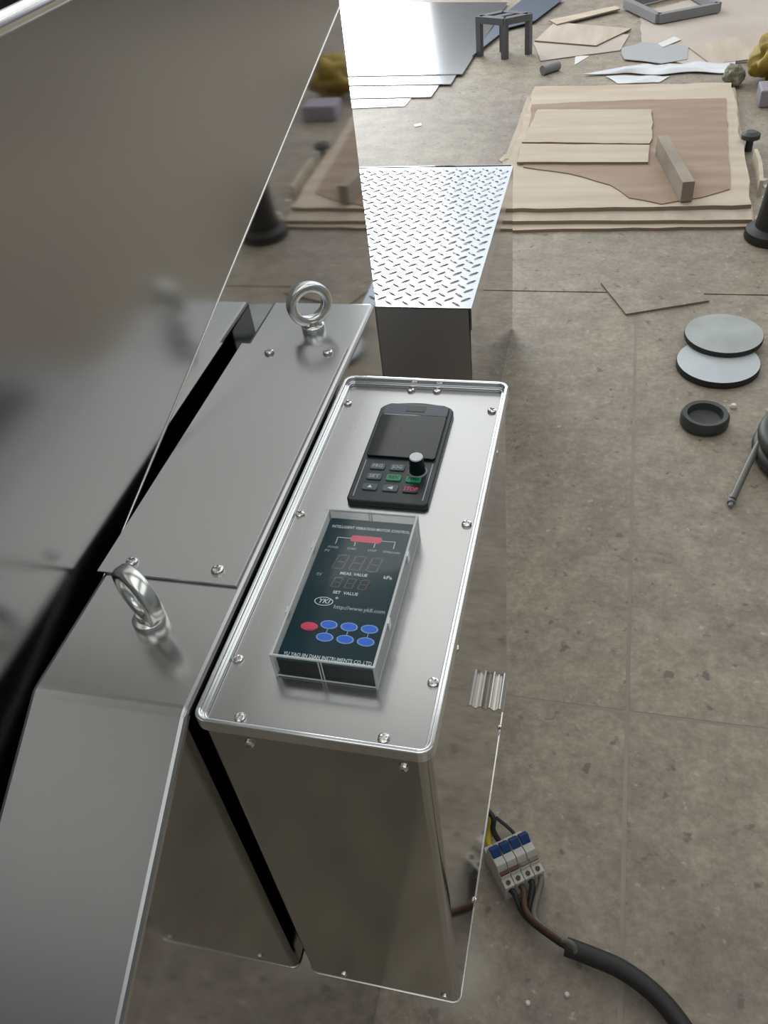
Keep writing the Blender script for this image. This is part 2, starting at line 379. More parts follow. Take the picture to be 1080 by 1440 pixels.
# ------------------------------------------------------------------ hopper (polished wall on the left)
HX = -0.2057
def lz(y): return 0.295+0.2526*(y-1.495)            # the seam climbs away from the eye
hop = tag(empty('steel_hopper', (-0.65, 0.4, FZ)), 'tall polished stainless steel hopper wall with a slanting bright seam', 'hopper')
y0, y1, zt = -1.3, 1.475, 0.520
def wallpoly(b, pts, x0, x1, mi=0):
    n = len(pts); k = len(b.v); b.v += [Vector((x, p[0], p[1])) for x in (x0, x1) for p in pts]
    b.f += [[k+i for i in range(n)][::-1], [k+n+i for i in range(n)]]; b.m += [mi, mi]
    for i in range(n): j = (i+1) % n; b.f.append([k+i, k+j, k+n+j, k+n+i]); b.m.append(mi)
    return b
lo = wallpoly(MB(), [(y0, FZ), (y1, FZ), (y1, lz(y1)), (y0, lz(y0))], HX-0.006, HX).build('lower_panel', 'hopper_mirror', hop)
lo['label'] = 'mirror polished lower panel'
up = wallpoly(MB(), [(y0, lz(y0)), (y1, lz(y1)), (y1, zt), (y0, zt)], HX-0.006, HX).build('upper_panel', 'hopper_satin', hop)
up['label'] = 'satin finished upper panel'
MB().tube([(HX, y0, lz(y0)), (HX, y1, lz(y1))], 0.0021, 8).build('seam', 'bright', hop, smooth=60)
MB().tube([(HX-0.004, y0, zt), (HX-0.004, y1, zt)], 0.010, 14).build('rolled_rim', 'bright', hop, smooth=60)
MB().box(-1.30, HX-0.006, y1-0.006, y1, FZ, zt).build('back_panel', 'hopper_satin', hop)
MB().box(-1.30, -1.294, y0, y1-0.006, FZ, zt).build('far_panel', 'hopper_satin', hop)
MB().box(-1.294, HX-0.006, y0, y0+0.006, FZ, zt).build('front_panel', 'hopper_satin', hop)
MB().box(-1.294, HX-0.006, y0+0.006, y1-0.006, -0.25, -0.244).build('hopper_bottom', 'hopper_satin', hop)

# ------------------------------------------------------------------ machine body
BX0, BX1, BY0, BY1 = -0.184, -0.013, 0.008, 0.806
def bx1(y): return -0.0055
mb = tag(empty('machine_body', (-0.09, 0.3, FZ)), 'narrow brushed steel machine housing with sloping front and two lifting eyes', 'machine')
ys, zs = -0.75, -0.412
b = MB(); prof = [(BY1, FZ), (BY1, 0), (BY0, 0), (ys, zs), (ys, FZ)]
k = 0; n = len(prof)
b.v = [Vector((BX0 if q == 0 else bx1(p[0]), p[0], p[1])) for q in (0, 1) for p in prof]
b.f = [list(range(n)), [n+i for i in range(n)][::-1]]; b.m = [2, 2]
for i, mi in zip(range(n), (2, 0, 1, 2, 2)): j = (i+1) % n; b.f.append([i, n+i, n+j, j]); b.m.append(mi)
b.build('housing', ['steel_top', 'steel_slope', 'bodyside'], mb, bev=0.0070, smooth=40)
CZ = 0.0035
MB().prism([(BX0-0.006, 0.171), (bx1(0.171)-0.009, 0.171), (bx1(0.666)-0.009, 0.666), (BX0-0.006, 0.666)], 0.0003, CZ).build('cover_plate', 'steel_top', mb, bev=0.0008)
for p in ((-0.134, 0.640), (-0.041, 0.646), (-0.152, 0.189), (-0.044, 0.190)):
    put(SCREW_B, 'screw', mb, (p[0], p[1], CZ), (0, 0, random.uniform(0, 1.5)))
def eye(x, y, z, ang):
    h = Vector((math.cos(ang), math.sin(ang), 0)); c = Vector((x, y, z+0.048))
    b = MB(); R_, r_ = 0.0285, 0.0085
    nn, mm = 40, 14; vv, ff = [], []
    nrm = Vector((-h.y, h.x, 0))
    for i in range(nn):
        a = 2*math.pi*i/nn; e = h*math.cos(a)+Vector((0, 0, 1))*math.sin(a)
        for j in range(mm):
            t = 2*math.pi*j/mm
            cx, sx = math.cos(t), math.sin(t)                  # slightly squared section, as forged
            q = (abs(cx)**4+abs(sx)**4)**(-0.25)
            vv.append(c+e*(R_+r_*cx*q*0.92)+nrm*(r_*sx*q*1.12))
    for i in range(nn):
        for j in range(mm): ff.append([i*mm+j, ((i+1) % nn)*mm+j, ((i+1) % nn)*mm+(j+1) % mm, i*mm+(j+1) % mm])
    b.add(vv, ff)
    ring = b.build('lifting_eye', 'zinc', mb, smooth=60)
    MB().lathe([(0.0185, 0.0), (0.0185, 0.011), (0.017, 0.0125), (0.0125, 0.0135), (0.0115, 0.021)], (x, y, z), 28).build('collar', 'zinc', ring, smooth=45)
eye(-0.084, 0.714, 0.0, math.radians(35))
eye(-0.091, 0.108, 0.0, math.radians(-32))

# ------------------------------------------------------------------ tread step behind the body
SX, SY0, SY1, SZ, SXL = -0.030, 1.895, 3.020, -0.630, -0.760
st = tag(empty('tread_platform', (-0.4, 2.4, FZ)), 'low platform topped with bright diamond tread plate and polished steel sides', 'platform')
MB().box(SXL, SX, SY0, SY1, SZ-0.005, SZ).build('tread_plate', 'tread', st)
MB().box(SX-0.005, SX, SY0, SY1, SZ-0.075, SZ-0.005).build('folded_flange', 'tread', st)
MB().box(SX-0.009, SX-0.005, SY0+0.004, SY1+0.03, FZ, SZ-0.005).build('side_panel', 'mirror', st)
MB().box(SXL, SX-0.009, SY0+0.004, SY0+0.009, FZ, SZ-0.005).build('front_panel', 'riser', st)
MB().box(SXL, SX-0.009, SY1+0.025, SY1+0.03, FZ, SZ-0.005).build('back_panel', 'mirror', st)
MB().box(SXL, SXL+0.005, SY0+0.009, SY1+0.025, FZ, SZ-0.005).build('side_panel', 'mirror', st)
b = MB(); px, py = 0.054, 0.028; j = 0
y = SY0+0.024
while y < SY1-0.012:
    i = 0; x = SXL+0.03+(px/2 if j % 2 else 0)
    while x < SX-0.016:
        a = math.radians(38 if j % 2 else -38); l, w, h = 0.0200, 0.0058, 0.0042
        d = Vector((math.cos(a), math.sin(a), 0)); e = Vector((-d.y, d.x, 0)); c = Vector((x, y, SZ))
        b.add([c-d*l, c-e*w, c+d*l, c+e*w, c-d*l*0.55+Vector((0, 0, h)), c+d*l*0.55+Vector((0, 0, h))],
              [(0, 1, 4), (1, 5, 4), (1, 2, 5), (2, 3, 5), (3, 4, 5), (3, 0, 4)])
        x += px; i += 1
    y += py; j += 1
tp = b.build('tread_bars', 'tread', st); tp['kind'] = 'stuff'

# ------------------------------------------------------------------ control cabinet
CW, CL, CB = 0.240, 0.596, -0.690
ZP = -0.012
cab = tag(empty('control_cabinet', (0.12, 0.3, FZ)), 'tall stainless steel control cabinet with keypad and instrument on its recessed top', 'cabinet')
bd = MB().prism(rrect(0.004, CW-0.004, 0.004, CL-0.004, 0.012), CB, -0.013, 0).build('cabinet_body', 'front', cab, smooth=40)
# right side is mirror-polished
for p in bd.data.polygons: pass
bd.data.materials.append(M['mirror'])
for p in bd.data.polygons:
    if p.normal.x > 0.9: p.material_index = 1
O1, I1 = rrect(0, CW, 0, CL, 0.014), rrect(0.0055, CW-0.0055, 0.0055, CL-0.0055, 0.0095)
MB().ring(O1, I1, -0.0165, 0.0).build('rim', 'rim', cab, bev=0.0016, smooth=50)
MB().ring(rrect(0.005, CW-0.005, 0.005, CL-0.005, 0.010), rrect(0.0095, CW-0.0095, 0.0095, CL-0.0095, 0.006), -0.012, -0.0075).build('gasket', 'rim', cab, bev=0.001, smooth=50)
MB().prism(rrect(0.0055, CW-0.0055, 0.0055, CL-0.0055, 0.0095), ZP-0.003, ZP).build('top_panel', 'steel_panel', cab)
for p in ((0.0165, 0.541), (0.101, 0.580), (0.1385, 0.581), (0.2225, 0.540), (0.2225, 0.3145), (0.2245, 0.086), (0.1897, 0.0165), (0.0439, 0.0165), (0.0165, 0.084), (0.0165, 0.3076)):
    put(SCREW, 'screw', cab, (p[0], p[1], ZP), (0, 0, random.uniform(0, 1.5)))
for x, z in ((0.0534, -0.034), (0.2092, -0.035), (0.0611, -0.667), (0.2135, -0.669)):
    put(SCREW_S, 'screw', cab, (x, 0.004, z), (math.pi/2, 0.4, 0))
for y, z in ((0.4726, -0.030), (0.1481, -0.034), (0.152, -0.680), (0.47, -0.680)):
    put(SCREW_S, 'screw', cab, (CW-0.004, y, z), (0, math.pi/2, 0.3))
MB().ring(rrect(0.0025, CW-0.0025, 0.0025, CL-0.0025, 0.0135), rrect(0.02, CW-0.02, 0.02, CL-0.02, 0.006), CB-0.003, CB+0.0005).build('bottom_flange', 'bright', cab, bev=0.0008, smooth=50)
for z in (-0.2, -0.55):
    for y in (0.12, 0.45): MB().box(bx1(y)-0.0005, 0.0045, y, y+0.04, z-0.02, z+0.02).build('mounting_block', 'front', cab)
# ribbed aluminium bracket on the right side
b = MB(); xa, xb, ya, yb, zb_ = CW-0.0045, 0.2630, 0.313, 0.378, -0.386
nx = 33; t = 0.0035
prof = [(xa+(xb-xa)*i/(nx-1), zb_+0.0030*math.cos(2*math.pi*((xb-xa)*i/(nx-1)-0.007)/0.015)) for i in range(nx)]
vv = [(x, y, z+dz) for y in (ya, yb) for dz in (0, -t) for x, z in prof]; ff = []
for i in range(nx-1):
    ff += [(i, i+1, 2*nx+i+1, 2*nx+i), (nx+i, 3*nx+i, 3*nx+i+1, nx+i+1), (i, nx+i, nx+i+1, i+1), (2*nx+i, 2*nx+i+1, 3*nx+i+1, 3*nx+i)]
ff += [(0, 2*nx, 3*nx, nx), (nx-1, 2*nx-1, 4*nx-1, 3*nx-1)]
br = b.add(vv, ff).build('ribbed_bracket', 'alu', cab, smooth=40); br['label'] = 'ribbed aluminium bracket sticking out'

# inverter keypad
KX0, KX1, KY0, KY1 = 0.0690, 0.1720, 0.3330, 0.5420
KZ = ZP+0.008
pts = [(KX0+0.004, KY0), (KX1-0.004, KY0), (KX1, KY0+0.004), (KX1, KY1-0.016), (KX1-0.004, KY1-0.010)]
for i in range(9): t_ = i/8; pts.append((KX1-0.010-(KX1-KX0-0.020)*t_, KY1-0.006+0.006*math.sin(math.pi*t_)))
pts += [(KX0+0.004, KY1-0.010), (KX0, KY1-0.016), (KX0, KY0+0.004)]
kp = MB().prism(pts, ZP-0.001, KZ).build('keypad', 'keypad', cab, bev=0.0022, smooth=50); kp['label'] = 'black inverter keypad with knob'
MB().prism([(KX0+0.006, KY1-0.034), (KX1-0.006, KY1-0.034), (KX1-0.006, KY1-0.014), (KX1-0.014, KY1-0.008), (KX0+0.014, KY1-0.008), (KX0+0.006, KY1-0.014)], KZ-0.001, KZ+0.003).build('bezel', 'bezel', kp, bev=0.0012, smooth=50)
MB().box((KX0+KX1)/2-0.013, (KX0+KX1)/2+0.013, KY1-0.026, KY1-0.014, KZ+0.0025, KZ+0.0034).build('latch', 'window', kp)  # raised near-black piece, shade of the latch recess put into its colour
MB().prism(rrect(KX0+0.006, KX1-0.006, KY0+0.084, KY1-0.034, 0.004), KZ-0.001, KZ+0.0035).build('display_window', 'window', kp, bev=0.001, smooth=50)
for x in (KX0+0.0075, KX1-0.0075): MB().box(x-0.0006, x+0.0006, KY0+0.008, KY0+0.078, KZ, KZ+0.0006).build('side_line', 'dimwhite', kp)
MB().box((KX0+KX1)/2-0.012, (KX0+KX1)/2-0.0113, KY0+0.100, KY1-0.040, KZ+0.0032, KZ+0.0037).build('window_line', 'bezel', kp)
keys = [(0.0947, 0.3990, 'grey', 'PRG'), (0.1206, 0.3990, 'grey', 'JOG'), (0.0947, 0.3790, 'grey', 'SET'), (0.1200, 0.3790, 'green', 'REV'),
        (0.1455, 0.3785, 'green', 'FWD'), (0.0938, 0.3590, 'grey', '^'), (0.1202, 0.3590, 'grey', '<'), (0.1458, 0.3590, 'redkey', 'STOP')]
for x, y, c, s_ in keys:
    ky = MB().prism(rrect(x-0.0098, x+0.0098, y-0.0058, y+0.0058, 0.0024, 3), KZ-0.001, KZ+0.0016).build('key', 'keypad' if c == 'redkey' else c, kp, bev=0.0007, smooth=50)
    zt_ = KZ+0.0018
    # printing on the key faces belongs to the keypad
    if s_ in '^<':
        tri = [(x-0.003, y-0.002), (x+0.003, y-0.002), (x, y+0.003)] if s_ == '^' else [(x+0.003, y+0.003), (x-0.004, y), (x+0.003, y-0.003)]
        MB().prism(tri, zt_-0.0003, zt_).build('key_symbol', 'white', kp)
    else: text(s_, 'key_lettering', x, y, zt_, 0.0085 if c != 'redkey' else 0.0095, 'red' if c == 'redkey' else ('dimwhite' if c == 'grey' else 'keypad'), kp, width=0.0135 if c != 'redkey' else 0.018)
kn = MB().lathe([(0.0125, 0.0, 1), (0.0125, 0.0015, 1), (0.0105, 0.0025, 0), (0.0098, 0.010, 0), (0.0090, 0.024, 0), (0.0086, 0.0245, 2), (0.0080, 0.026, 2)], (0.1480, 0.3935, KZ), 28).build('knob', ['black', 'greyiron', 'film'], kp, smooth=40)
kn['label'] = 'black knob with white cap'

# instrument under a clear cover
IX0, IX1, IY0, IY1 = 0.0660, 0.1690, 0.0740, 0.2840
IZ = ZP+0.024
ins = MB().prism(rrect(IX0, IX1, IY0, IY1, 0.003, 3), ZP-0.001, IZ-0.0006).build('instrument', 'black', cab, bev=0.001, smooth=50); ins['label'] = 'dark teal panel instrument under clear cover'
MB().prism(rrect(IX0+0.001, IX1-0.001, IY0+0.001, IY1-0.001, 0.002, 3), IZ-0.0008, IZ).build('face_plate', 'face', ins)
zi = IZ+0.0003; IC = (IX0+IX1)/2; IW = IX1-IX0
text('INTELLIGENT VIBRATION MOTOR CONTROL', 'lettering', IC+0.001, IY1-0.0150, zi, 0.0062, 'white', ins, width=IW*0.90)
by = IY1-0.032
MB().prism(rrect(IC-0.018, IC+0.018, by-0.0050, by+0.0050, 0.003, 3), IZ-0.0002, IZ+0.0006).build('red_lamp', 'red', ins)
for sx in (-1, 1):
    xa_ = IC+sx*0.018; xb_ = IC+sx*0.034
    MB().box(min(xa_, xb_), max(xa_, xb_), by-0.0004, by+0.0004, zi-0.0002, zi).box(xb_-0.0004, xb_+0.0004, by-0.0105, by, zi-0.0002, zi).build('diagram_line', 'white', ins)
    MB().box(IC+sx*0.0115-0.0004, IC+sx*0.0115+0.0004, by-0.0115, by-0.005, zi-0.0002, zi).build('diagram_line', 'white', ins)
for x, s_, w_ in ((-0.035, 'POWER', 0.0125), (-0.013, 'START', 0.011), (0.0105, 'STOP', 0.010), (0.033, 'OVERLOAD', 0.020)):
    text(s_, 'lettering', IC+x, by-0.0165, zi, 0.0046, 'dimwhite', ins, width=w_)
text('PV', 'lettering', IX0+0.011, by-0.0225, zi, 0.0055, 'dimwhite', ins)
def digit(cx, cy, w, h, mt, parent, segs='abcdefg'):
    b = MB(); t = w*0.13; sh = 0.16
    def q(x0, x1, y0, y1):
        P_ = [(x0, y0), (x1, y0), (x1, y1), (x0, y1)]
        b.prism([(cx+x+y*sh, cy+y) for x, y in P_], zi-0.0002, zi)
    g = t*0.35; a, c = w/2, h/2
    for s_ in segs:
        if s_ == 'a': q(-a+t+g, a-t-g, c-t, c)
        if s_ == 'd': q(-a+t+g, a-t-g, -c, -c+t)
        if s_ == 'g': q(-a+t+g, a-t-g, -t/2, t/2)
        if s_ == 'f': q(-a, -a+t, g, c-g)
        if s_ == 'b': q(a-t, a, g, c-g)
        if s_ == 'e': q(-a, -a+t, -c+g, -g)
        if s_ == 'c': q(a-t, a, -c+g, -g)
    return b.build('digit', mt, parent)
for i in range(3): digit(IC-0.0205+i*0.0195, by-0.0375, 0.0135, 0.0225, 'digit', ins)
text('MEAS. VALUE', 'lettering', IC-0.001, by-0.0545, zi, 0.0058, 'white', ins, width=0.031)
text('SV', 'lettering', IX0+0.012, by-0.0590, zi, 0.0058, 'dimwhite', ins)
text('kPa', 'lettering', IX1-0.014, by-0.0545, zi, 0.0068, 'white', ins)
for i in range(3): digit(IC-0.0165+i*0.0150, by-0.0680, 0.0100, 0.0150, 'digit', ins)
text('SET  VALUE', 'lettering', IC-0.003, by-0.0825, zi, 0.0058, 'white', ins, width=0.028)
ly = IY0+0.0815
MB().ring(ell(IX0+0.028, ly, 0.0105, 0.0060), ell(IX0+0.028, ly, 0.0095, 0.0052), zi-0.0002, zi).build('emblem_ring', 'white', ins)
text('YKI', 'lettering', IX0+0.028, ly, zi, 0.0085, 'white', ins, shear=0.25)
text('®', 'lettering', IX0+0.041, ly+0.006, zi, 0.0042, 'white', ins)
text('http://www.ykfi.com', 'lettering', IX0+0.069, ly-0.006, zi, 0.0075, 'dimwhite', ins, width=0.056)
def button(cx, cy, c):
    MB().prism(ell(cx, cy, 0.0092, 0.0056), IZ-0.0002, IZ+0.0006).prism(ell(cx, cy, 0.0079, 0.0044), IZ+0.0005, IZ+0.0009, 1).build('button', ['bluerim' if c == 'blue' else 'red', c], ins)
ry = IY0+0.051
button(IX0+0.0225, ry-0.005, 'red')
for i in range(3):
    x = IX0+0.0425+i*0.0218
    MB().box(x-0.0004, x+0.0004, ry-0.016, ry, zi-0.0004, zi).build('diagram_line', 'bluerim', ins)
    button(x, ry, 'blue'); button(x, ry-0.0165, 'blue')
text('YU YAO JIN DIAN INSTRUMENTS CO.,LTD', 'lettering', IC+0.001, IY0+0.0085, zi, 0.0064, 'white', ins, width=IW*0.90)
# cover: five thin clear walls and whitish moulded edges
c = MB(); X0, X1, Y0, Y1, ZA, ZB, t = 0.0630, 0.1720, 0.0700, 0.2875, ZP, ZP+0.036, 0.0012
c.box(X0, X1, Y0, Y1, ZB-t, ZB); c.box(X0, X0+t, Y0, Y1, ZA, ZB-t, 1); c.box(X1-t, X1, Y0, Y1, ZA, ZB-t, 1)
c.box(X0+t, X1-t, Y0, Y0+t, ZA, ZB-t); c.box(X0+t, X1-t, Y1-t, Y1, ZA, ZB-t, 1)
cv = c.build('clear_cover', ['acrylic', 'acrylic_side'], ins); cv['label'] = 'clear acrylic flip cover'
e = MB(); q = 0.0015
for z in (ZA+q, ZB-q):
    r_ = q if z > ZP+0.01 else q*0.6
    e.tube([(X0+q, Y0+q, z), (X1-q, Y0+q, z)], r_, 8); e.tube([(X0+q, Y1-q, z), (X1-q, Y1-q, z)], r_, 8)
    e.tube([(X0+q, Y0+q, z), (X0+q, Y1-q, z)], r_, 8); e.tube([(X1-q, Y0+q, z), (X1-q, Y1-q, z)], r_, 8)
for x in (X0+q, X1-q):
    for y in (Y0+q, Y1-q): e.tube([(x, y, ZA), (x, y, ZB)], q, 8)
for x in (X0+0.0515,):
    for y in (Y0+q, Y1-q): e.tube([(x-0.0015, y, ZA), (x-0.0015, y, ZB)], 0.0008, 8); e.tube([(x+0.0015, y, ZA), (x+0.0015, y, ZB)], 0.0008, 8)
for y in (Y0+0.06, Y0+0.155): e.box(X0-0.0012, X0+0.0006, y-0.004, y+0.004, ZB-0.012, ZB); e.box(X1-0.0006, X1+0.0012, y-0.004, y+0.004, ZB-0.012, ZB)
e.build('cover_edge', 'acrylic_edge', ins, smooth=60)

# ------------------------------------------------------------------ things on the floor
def ragged(pts, amp, seg):
    """floor outline with broken edges"""
    out = []
    for i, p in enumerate(pts):
        q_ = pts[(i+1) % len(pts)]; a, b = Vector(p[:2]), Vector(q_[:2]); n_ = max(1, int((b-a).length/seg)); nr = Vector((-(b-a).y, (b-a).x)).normalized()
        for j in range(n_):
            c_ = a+(b-a)*(j/n_)
            if j: c_ = c_+nr*random.uniform(-amp, amp)
            out.append((c_.x, c_.y))
    return out
def sheet(name, px, h, th, mt, label, cat, amp=0.0, seg=0.08, group=None, edge=None):
    P_ = [fl(u, w, h) for u, w in px]
    poly = ragged(P_, amp, seg) if amp else [(p.x, p.y) for p in P_]
    cx = sum(p[0] for p in poly)/len(poly); cy = sum(p[1] for p in poly)/len(poly)
    o = MB().prism(poly, FZ+h, FZ+h+th, 0, side=1 if edge else None).build(name, [mt]+([edge] if edge else []), O=(cx, cy, FZ+h))
    return tag(o, label, cat, group)

# plywood stack
sheet('plywood_sheet', [(668, 328), (1060, 322), (1033, 126), (748, 133)], 0.0, 0.016, 'veneer', 'lowest pale plywood sheet of the stack, its edge on the concrete', 'plywood', 0.006, 0.12, edge='ply_edge')
sheet('plywood_sheet', [(676, 316), (1057, 314), (1031, 130), (742, 140)], 0.016, 0.020, 'veneer2', 'thin middle plywood sheet of the stack under the widest board', 'plywood', 0.004, 0.12, edge='ply_edge')
sheet('plywood_sheet', [(682, 299), (1056, 293), (1047, 230), (1038, 180), (1028, 121), (752, 126), (722, 212)], 0.036, 0.022, 'veneer', 'wide pale plywood board on top of the stack carrying brown board', 'plywood', 0.012, 0.10, edge='ply_edge')
sheet('brown_board', [(736, 236), (800, 245), (858, 261), (884, 279), (930, 288), (985, 279), (1026, 267), (1024, 210), (1021, 139), (880, 142), (748, 148)], 0.058, 0.006, 'kraft', 'thin brown board with curved near edge lying on the pale plywood', 'board', 0.006, 0.08, edge='ply_edge')
sheet('plywood_offcut', [(727, 231), (911, 231), (913, 207), (733, 205)], 0.064, 0.014, 'veneer', 'narrow pale plywood strip lying on the brown board', 'plywood', 0.004, 0.1, edge='ply_edge')
sheet('plywood_offcut', [(734, 203), (913, 205), (917, 190), (916, 157), (756, 157)], 0.064, 0.015, 'veneer', 'rectangular pale plywood offcut lying on the brown board', 'plywood', 0.008, 0.08, edge='ply_edge')
a, b_ = fl(965, 284, 0.064), fl(929, 216, 0.064)
a.z += 0.055; b_.z += 0.055
bl = MB().bar(a, b_, 0.065, 0.11)
o = bl.build('timber_block', ['timber', 'timber_end'], O=((a.x+b_.x)/2, (a.y+b_.y)/2, FZ+0.064), bev=0.004, smooth=40)
for p in o.data.polygons:
    if abs(p.normal.dot((a-b_).normalized())) > 0.9: p.material_index = 1
tag(o, 'short squared timber block lying on brown board', 'timber')

# hardboard patch with crack-like edges
sheet('hardboard_sheet', [(845, 400), (880, 444), (997, 425), (962, 384)], 0.0, 0.010, 'concrete', 'dusty thin hardboard sheet lying over the floor joint', 'board', 0.003, 0.1, edge='ply_edge')

# steel discs
def disc(u, w, h, r, th, m1, label):
    c_ = fl(u, w, h+th)
    b = MB().lathe([(r*0.97, 0, 1), (r, 0.004, 1), (r, th-0.004, 1), (r*0.985, th, 0), (r*0.5, th+0.002, 0), (0.002, th+0.003, 0)], (c_.x, c_.y, FZ+h), 48)
    o = b.build('round_disc', [m1, 'rubber'], O=(c_.x, c_.y, FZ+h), smooth=40); return tag(o, label, 'disc')
disc(1010, 507, 0.0, 0.166, 0.030, 'disc2', 'pale round metal disc lying flat underneath the greyer disc')
disc(1018, 468, 0.032, 0.161, 0.024, 'disc', 'mottled grey round metal disc resting on the paler disc')
# pipe cap
c_ = fl(991, 587, 0.03); r = 0.090
o = MB().lathe([(r*0.9, 0), (r, 0.010), (r, 0.040), (r*0.92, 0.052), (r*0.74, 0.050), (r*0.66, 0.024), (r*0.4, 0.018), (0.004, 0.016)], (c_.x, c_.y, FZ), 40).build('rubber_dish', 'rubbergrey', O=(c_.x, c_.y, FZ), smooth=50)
tag(o, 'small dished black rubber cap lying on the concrete beside the hose coil', 'dish')

# hose coil at the right
cc = fl(1152, 645); coil = tag(empty('hose_coil', (cc.x, cc.y, FZ)), 'black rubber hose wound in a coil with its thin end on the floor', 'hose')
for r, z, n_ in ((0.205, 0.032, 0), (0.195, 0.088, 1), (0.135, 0.034, 2), (0.125, 0.090, 3)):
    MB().tube([(cc.x+r*math.cos(2*math.pi*i/40), cc.y+r*math.sin(2*math.pi*i/40), FZ+z) for i in range(40)], 0.030, 12, closed=True).build('hose_loop', 'rubbergrey', coil, smooth=60)
pp = [fl(1030, 702, 0.02), fl(1040, 680, 0.03), fl(1055, 648, 0.04), fl(1072, 618, 0.05), fl(1100, 590, 0.05), fl(1150, 575, 0.03)]
MB().tube(smoothpath(pp), 0.013, 10).build('hose_end', 'hose', coil, smooth=60)
MB().tube([fl(1028, 707, 0.012), fl(1029, 697, 0.016)], 0.014, 10).tube([fl(1027, 712, 0.010), fl(1028, 707, 0.012)], 0.008, 10).build('metal_tip', 'greyiron', coil, smooth=50)

# circuit breaker with its wires
BZ = 0.082
q0, q1, q2, q3 = fl(684, 1184, BZ), fl(738, 1163, BZ), fl(758, 1218, BZ), fl(709, 1246, BZ)
ux = ((q1-q0)+(q2-q3))/2; uy = ((q0-q3)+(q1-q2))/2; bc = (q0+q1+q2+q3)/4
bw, bl_ = ux.length*1.06, uy.length*1.06; ang = math.atan2(ux.y, ux.x)
bk = tag(empty('circuit_breaker', (bc.x, bc.y, FZ)), 'white four pole circuit breaker with blue toggles lying on the floor', 'breaker')
ex = Vector((math.cos(ang), math.sin(ang), 0)); ey = Vector((-ex.y, ex.x, 0)); bc.z = FZ
def bp(x, y, z): return bc+ex*x+ey*y+Vector((0, 0, z))
def brick(b, x0, x1, prof, mi=0):
    n = len(prof); vv = [bp(x, y, z) for x in (x0, x1) for y, z in prof]
    return b.add(vv, [list(range(n)), [n+i for i in range(n)][::-1]]+[(i, (i+1) % n, n+(i+1) % n, n+i) for i in range(n)], mi)
hh = bl_/2; T = 0.092
for i in range(4):
    x0 = -bw/2+bw*i/4+0.0006; x1 = -bw/2+bw*(i+1)/4-0.0006
    pr_ = [(-hh, 0), (hh, 0), (hh, T*0.62), (hh*0.72, T*0.64), (hh*0.70, T*0.86), (hh*0.62, T), (-hh*0.22, T), (-hh*0.36, T*0.84), (-hh*0.60, T*0.82), (-hh*0.64, T*0.70), (-hh, T*0.66)]
    pole = brick(MB(), x0, x1, pr_).build('pole', 'brk', bk, bev=0.0015, smooth=40)
    brick(MB(), x0+0.002, x1-0.001, [(hh*0.10, T*0.99), (hh*0.62, T*0.99), (hh*0.62, T*1.05), (hh*0.40, T*1.18), (hh*0.16, T*1.04)]).build('toggle', 'brkblue', pole, bev=0.001, smooth=40)
    brick(MB(), x0+0.0015, x1-0.0015, [(-hh*0.38, T*0.82), (-hh*0.58, T*0.81), (-hh*0.56, T*0.88), (-hh*0.42, T*0.90)]).build('terminal_label', 'copper' if i < 2 else 'sackgrey', pole)
    MB().lathe([(0.0055, 0), (0.0055, 0.004)], bp((x0+x1)/2, -hh*0.82, T*0.675), 12).build('terminal_screw', 'copper', pole)
def wire(px, r, mt, label, name='wire'):
    P_ = [Vector(p) for p in px]
    o = MB().tube(smoothpath(P_), r, 10).build(name, mt, O=(P_[-1].x, P_[-1].y, FZ), smooth=60); return o
ends = [fl(742, 1285, 0.03), fl(760, 1305, 0.03), fl(800, 1334, 0.032)]
for i in range(4):
    xx = -bw/2+bw*(i+0.5)/4
    pth = [bp(xx, -hh*0.9, T*0.45), bp(xx*0.9, -hh*1.25, T*0.5)]+[p+Vector(((i-1.5)*0.010, -(i-1.5)*0.004, (i % 2)*0.016)) for p in ends]
    MB().tube(smoothpath(pth), 0.0075, 8).build('wire', ['rubber', 'copper', 'rubber', 'hose'][i], bk, smooth=60)
MB().tube(smoothpath([bp(-bw*0.30, hh*0.9, T*0.5), bp(-bw*0.30, hh*1.25, T*0.55), fl(690, 1148, 0.06), fl(660, 1120, 0.03)]), 0.0085, 8).build('wire', 'yellow', bk, smooth=60)
MB().tube(smoothpath([bp(-bw*0.05, hh*0.9, T*0.5), bp(-bw*0.12, hh*1.4, T*0.75), fl(692, 1147, 0.10), fl(665, 1125, 0.05)]), 0.0070, 8).build('wire', 'rubber', bk, smooth=60)
MB().tube(smoothpath([bp(bw*0.35, hh*0.9, T*0.5), bp(bw*0.28, hh*1.25, T*0.62), fl(698, 1150, 0.10)]), 0.0045, 8).build('wire', 'rubbergrey', bk, smooth=60)
cp = [fl(796, 1331, 0.032), fl(830, 1344, 0.034), fl(872, 1362, 0.034), fl(912, 1390, 0.034), fl(945, 1424, 0.034), fl(975, 1470, 0.034), fl(1005, 1540, 0.034), fl(1040, 1660, 0.034), fl(1110, 1800, 0.034), fl(1260, 1900, 0.034), fl(1480, 1930, 0.034)]
MB().tube(smoothpath(cp), 0.021, 14).build('cable', 'rubber', bk, smooth=60)
MB().tube(smoothpath([fl(790, 1322, 0.06), fl(803, 1326, 0.066), fl(809, 1337, 0.05), fl(803, 1344, 0.03)]), 0.006, 8).build('cable_tie', 'hose', bk, smooth=60)

